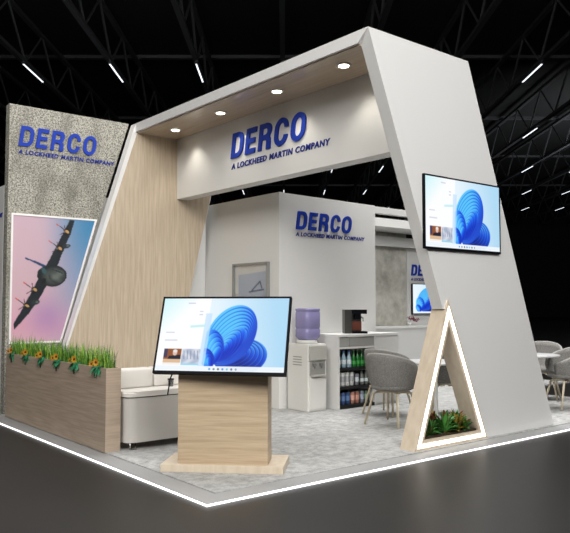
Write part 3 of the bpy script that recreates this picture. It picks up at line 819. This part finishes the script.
for k, (c_, nm_) in enumerate(lc):
    drink('can', .085 + .09 * k, .045, '%s can on the bottom shelf, %s' % (nm_, nm[k]), 'drinks on the bottom shelf', (mat('can_%s' % nm_.replace(' ', '_'), c_, .35), 0, mat('can_label_' + nm_.replace(' ', '_'), tuple(min(255, v + 50) for v in c_), .5), .165))

# ============================================================ COFFEE MACHINE
cm = thing('coffee_machine', 'black bean-to-cup coffee machine on the drinks counter', 'coffee machine', (4.18, 2.93, 1.0), math.radians(-32)); cm.scale = (.78, .9, 1)
bm = bmesh.new(); abox(bm, 0, 0.13, 0, 0.20, 0.0, 0.335, bev=.006); abox(bm, .13, .33, 0.11, .20, 0.03, .30); bmobj('body', bm, mat('machine_dark_grey', (52, 52, 50), .35), cm)
box('brew_head', 0.13, 0.41, 0.0, 0.20, 0.275, 0.335, BLACK, cm, bev=.006)
box('base_tray', 0.13, 0.41, -0.03, 0.20, 0.0, 0.03, BLACK, cm, bev=.004)
box('copper_front', 0.15, 0.33, 0.09, 0.112, 0.04, 0.17, mat('copper_brown', (120, 58, 40), .35), cm)
bm = bmesh.new(); abox(bm, .20, .29, .03, .11, .2, .275); bmobj('spout', bm, BLACK, cm)
tube('handle', [(.30, .04, .23), (.335, .03, .22), (.35, .03, .17)], .012, CHROME, cm)

# ============================================================ CHAIRS
def tub_chair():
    t = thing('tub_chair', '', 'chair')
    # shell: seat at front is +x
    bm = bmesh.new(); n = 36; rows = 9
    def shell(off):
        V = []
        for j in range(rows + 1):
            f = j / rows; ring = []
            for i in range(n + 1):
                th = math.radians(-158 + 316 * i / n) + PI       # centred on -x (back)
                k = math.cos(th - PI)                           # 1 at back, <0 at front
                top = 0.58 + 0.25 * (max(0, (k + 0.93) / 1.93)) ** 0.7
                R = 0.215 + (0.30 - 0.215) * math.sin(f * PI / 2) ** 0.7
                sq = 1.0
                x = R * math.cos(th) * 0.94 - 0.035 * f * max(0, k); y = R * math.sin(th) * 1.0
                z = 0.40 + (top - 0.40) * f ** 1.25
                nx, ny = math.cos(th), math.sin(th)
                ring.append(Vector((x - nx * off, y - ny * off, z + (off * 0.3 if j == 0 else 0))))
            V.append(ring)
        return V
    A = shell(0); B = shell(0.03)
    VA = [[bm.verts.new(p) for p in r] for r in A]; VB = [[bm.verts.new(p) for p in r] for r in B]
    for j in range(rows):
        for i in range(n):
            bm.faces.new((VA[j][i], VA[j][i + 1], VA[j + 1][i + 1], VA[j + 1][i])); bm.faces.new((VB[j][i], VB[j + 1][i], VB[j + 1][i + 1], VB[j][i + 1]))
    for i in range(n): bm.faces.new((VA[rows][i], VA[rows][i + 1], VB[rows][i + 1], VB[rows][i])); bm.faces.new((VA[0][i], VB[0][i], VB[0][i + 1], VA[0][i + 1]))
    for j in range(rows):
        for i in (0, n): bm.faces.new((VA[j][i], VB[j][i], VB[j + 1][i], VA[j + 1][i]))
    c_ = bm.verts.new((0, 0, .385)); 
    for i in range(n): bm.faces.new((VA[0][i + 1], VA[0][i], c_))
    bm.faces.new((VA[0][0], VA[0][n], c_))
    o = bmobj('shell', bm, FABRIC, t, True)
    tube('rim_piping', [p + Vector((math.cos(0) * 0, 0, 0.002)) for p in [(a_ + b_) / 2 for a_, b_ in zip(A[rows], B[rows])]], 0.014, RIMM, t, 6)
    bm = bmesh.new(); alathe(bm, [(0.19, .40), (.245, .42), (.25, .45), (.22, .475), (.05, .48)], cx=.01, n=28, sq=.85)
    bmobj('seat_cushion', bm, FABRIC, t, True)
    for sx in (-1, 1):
        for sy in (-1, 1):
            tube('leg', [(sx * .03, sy * .06, .372), (sx * .10, sy * .13, .376), (sx * .15, sy * .165, .355), (sx * .235, sy * .235, 0.0)], 0.021, LEGW, t, 8, 0.014)
    bm = bmesh.new(); abox(bm, -.11, .11, -.12, .12, .376, .392); bmobj('under_frame', bm, LEGW, t)
    return t
chairs = [((3.535, 1.455), 8, 'grey felt tub chair nearest the drinks counter, back to the front triangle'),
          ((4.09, 2.04), 8, 'grey felt tub chair hidden behind the nearest one, close to the drinks counter'),
          ((4.70, 1.60), 140, 'grey felt tub chair seen through the lit triangle'),
          ((6.40, 0.86), 150, 'grey felt tub chair at far right edge, with its outer side toward the aisle'),
          ((6.98, 1.60), 205, 'grey felt tub chair at far right, inner side showing behind the white table')]
ch0 = tub_chair()
for i, ((x, y), a, lb) in enumerate(chairs):
    c_ = ch0 if i == 0 else copy_tree(ch0)
    c_.location = (x, y, 0.004); c_.rotation_euler = (0, 0, math.radians(a)); c_['label'] = lb; c_['group'] = 'grey tub chairs'
def table(x, y, lb):
    t = thing('round_table', lb, 'table', (x, y, 0), 0, 'round white tables')
    lathe('tabletop', [(0.37, .70), (.38, .705), (.38, .72), (.372, .725)], mat('table_white', (192, 192, 192), .4), t, n=40)
    lathe('pedestal', [(.03, .02), (.025, .05), (.025, .70)], GREYF, t, n=16)
    lathe('foot', [(.22, 0), (.22, .008), (.03, .02)], GREYF, t, n=32)
table(4.06, 1.24, 'round white table behind the oak triangle, nearest the drinks counter')
table(6.02, 1.18, 'round white table at the far right behind the white side panel')

# ============================================================ TRIANGLE PLANTER
tr = thing('triangle_planter', 'oak triangle frame with glowing edge at the foot of the arch', 'planter', (2.5, 0.23, 0))
TO = [(2.497, 0.0), (3.655, 0.0), (3.03, 1.455)]; ox = 2.5
def inset(T, d):
    out = []
    for i in range(3):
        p0, p1, p2 = Vector(T[i - 1]), Vector(T[i]), Vector(T[(i + 1) % 3])
        e1 = (p1 - p0).normalized(); e2 = (p2 - p1).normalized()
        n1 = Vector((-e1.y, e1.x)); n2_ = Vector((-e2.y, e2.x))
        bis = (n1 + n2_); bis = bis / bis.dot(n1); out.append(tuple(p1 + bis * d))
    return out
def tri_ring(name, To, Ti, y0, y1, m, parent):
    bm = bmesh.new()
    for i in range(3):
        j = (i + 1) % 3
        aprism(bm, [(To[i][0] - ox, To[i][1]), (To[j][0] - ox, To[j][1]), (Ti[j][0] - ox, Ti[j][1]), (Ti[i][0] - ox, Ti[i][1])], 'y', y0, y1)
    return bmobj(name, bm, m, parent)
TI = inset(TO, 0.095); TL0 = inset(TO, 0.024); TL1 = inset(TO, 0.060)
tri_ring('frame', TO, TI, 0.0, 0.19, WOODL, tr)
tri_ring('led_strip', TL0, TL1, -0.006, 0.001, LEDW, tr)
box('soil', TI[0][0] + .02 - ox, TI[1][0] - .02 - ox, 0.02, 0.17, 0.09, 0.115, SOIL, tr)
GP = [mat('leaf_green', (48, 104, 40), .5), mat('leaf_bright', (72, 136, 58), .5), mat('leaf_dark', (28, 62, 30), .5), mat('leaf_red', (104, 52, 34), .5), mat('leaf_ochre', (140, 120, 44), .5)]
specs = [(2.81, .30, .17, 0, 'dark green leafy plant at the left corner of the triangle planter'),
         (2.92, .36, .22, 3, 'reddish brown leafy plant, second from left in the triangle planter'),
         (3.02, .29, .24, 1, 'bright green upright plant in the middle of the triangle planter'),
         (3.12, .35, .20, 3, 'rusty low plant just right of the middle in the triangle planter'),
         (3.20, .29, .20, 4, 'ochre and green broad-leaved plant in the triangle planter'),
         (3.27, .35, .22, 0, 'mid green plant near the right side of the triangle planter'),
         (3.34, .29, .15, 1, 'small bright green plant in the right corner of the triangle planter')]
for (x, y, h, mi, lb) in specs:
    t = thing('leafy_plant', lb, 'plant', (x, y, .112), 0, 'plants in the triangle')
    bm = bmesh.new()
    for k in range(60):
        a = random.uniform(0, 2 * PI); el = random.uniform(.15, 1.45)
        d = Vector((math.cos(a) * math.cos(el), math.sin(a) * math.cos(el) * .35, math.sin(el)))
        L = h * 1.6 * random.uniform(.6, 1.05) * (0.55 + 0.45 * math.sin(el)); st = d * L * .15
        leaf(bm, st, d, L * .85, random.uniform(.014, .026), L * .35, mi=mi if random.random() < .6 else random.choice([0, 1, 2, 3, 4]))
    for v in bm.verts:      # keep leaves inside the frame
        v.co.z = max(v.co.z, 0.0)
        lim = (TI[1][0] - (v.co.z + .112 - TI[1][1]) * (TI[1][0] - TI[2][0]) / (TI[2][1] - TI[1][1])) - x - .012
        v.co.x = min(v.co.x, lim); 
        lim = (TI[0][0] + (v.co.z + .112 - TI[0][1]) * (TI[2][0] - TI[0][0]) / (TI[2][1] - TI[0][1])) - x + .012
        v.co.x = max(v.co.x, lim)
    bmobj('foliage', bm, GP, t)

# ============================================================ HALL ROOF: trusses, purlins, strip lights
def local_obj(name, bm, m, parent=None): return bmobj(name, bm, m, parent)
ZL = 10.5
HM = Matrix(((FD.x, RD.x, 0, CAMX), (FD.y, RD.y, 0, CAMY), (0, 0, 1, 0), (0, 0, 0, 1)))
STRIP = mat('strip_light', (240, 246, 255), .4, emit=1.7)
trusses = {}
def make_truss():
    t = thing('roof_truss', '', 'roof truss')
    bm = bmesh.new(); abox(bm, -20, 82, -.09, .09, 0.06, 0.20); bmobj('bottom_chord', bm, DARKST, t)
    bm = bmesh.new(); abox(bm, -20, 82, -.09, .09, 1.75, 1.90); bmobj('top_chord', bm, DARKST, t)
    bm = bmesh.new(); x = -20.0; k = 0
    while x < 81:
        p, q_ = ((x, 0, .15), (x + 1.8, 0, 1.8)) if k % 2 == 0 else ((x, 0, 1.8), (x + 1.8, 0, .15))
        atube(bm, [p, q_], 0.05, 4); x += 1.8; k += 1
    bmobj('web', bm, DARKST, t)
    return t
t0 = None; idx = 0
for i in range(-6, 11):
    s_ = i * 3.27 - 0.09
    if t0 is None: t0 = make_truss(); t = t0
    else: t = copy_tree(t0)
    p = hp(0, s_, ZL); t.location = p; t.rotation_euler = (0, 0, math.radians(50.85))
    n_ = abs(i)
    t['label'] = 'dark steel roof truss %s' % ('running over the middle of the hall' if i == 0 else 'in the ceiling, %d to the %s of the middle' % (n_, 'left' if i < 0 else 'right'))
    t['group'] = 'roof trusses'
for j, d in enumerate([15.5, 22.5, 31.5, 42, 53, 66]):
    bm = bmesh.new(); abox(bm, d, d + .25, -22, 34, ZL + 1.95, ZL + 2.15, M=HM)
    o = bmobj('roof_purlin', bm, DARKST)
    tag(o, 'dark cross beam resting on the roof trusses, number %d from the front' % (j + 1), 'beam', 'roof cross beams')
# strip lights under the trusses
prot = None
rows = [(-13, 2.2), (-3.1, 2.2), (6.8, 2.2), (26.6, 2.2), (36.4, 2.2), (46.5, 2.2), (56.3, 2.2), (66.4, 2.2)]
for r_, (d, L_) in enumerate(rows):
    for i in range(-6, 11):
        if d > 25 and (i < -5 or i > 9): continue
        s_ = i * 3.27 - 0.09
        if prot is None:
            t = thing('strip_light', '', 'light'); bm = bmesh.new(); abox(bm, 0, 2.2, -.06, .06, 0, .05); bmobj('fitting', bm, DARKST, t)
            bm = bmesh.new(); abox(bm, .01, 2.19, -.026, .026, -.02, 0.0); bmobj('diffuser', bm, STRIP, t); prot = t
        else: t = copy_tree(prot)
        t.location = hp(d, s_, ZL + .01); t.rotation_euler = (0, 0, math.radians(50.85))
        rn = {26.6: 'nearest row ahead', 36.4: 'second row ahead', 46.5: 'third row ahead', 56.3: 'fourth row ahead', 66.4: 'farthest row'}.get(d, 'row behind the viewer')
        t['label'] = 'thin white strip light under roof truss %s, %s' % ('at the middle' if i == 0 else '%d %s of the middle' % (abs(i), 'left' if i < 0 else 'right'), rn)
        t['group'] = 'hall strip lights'
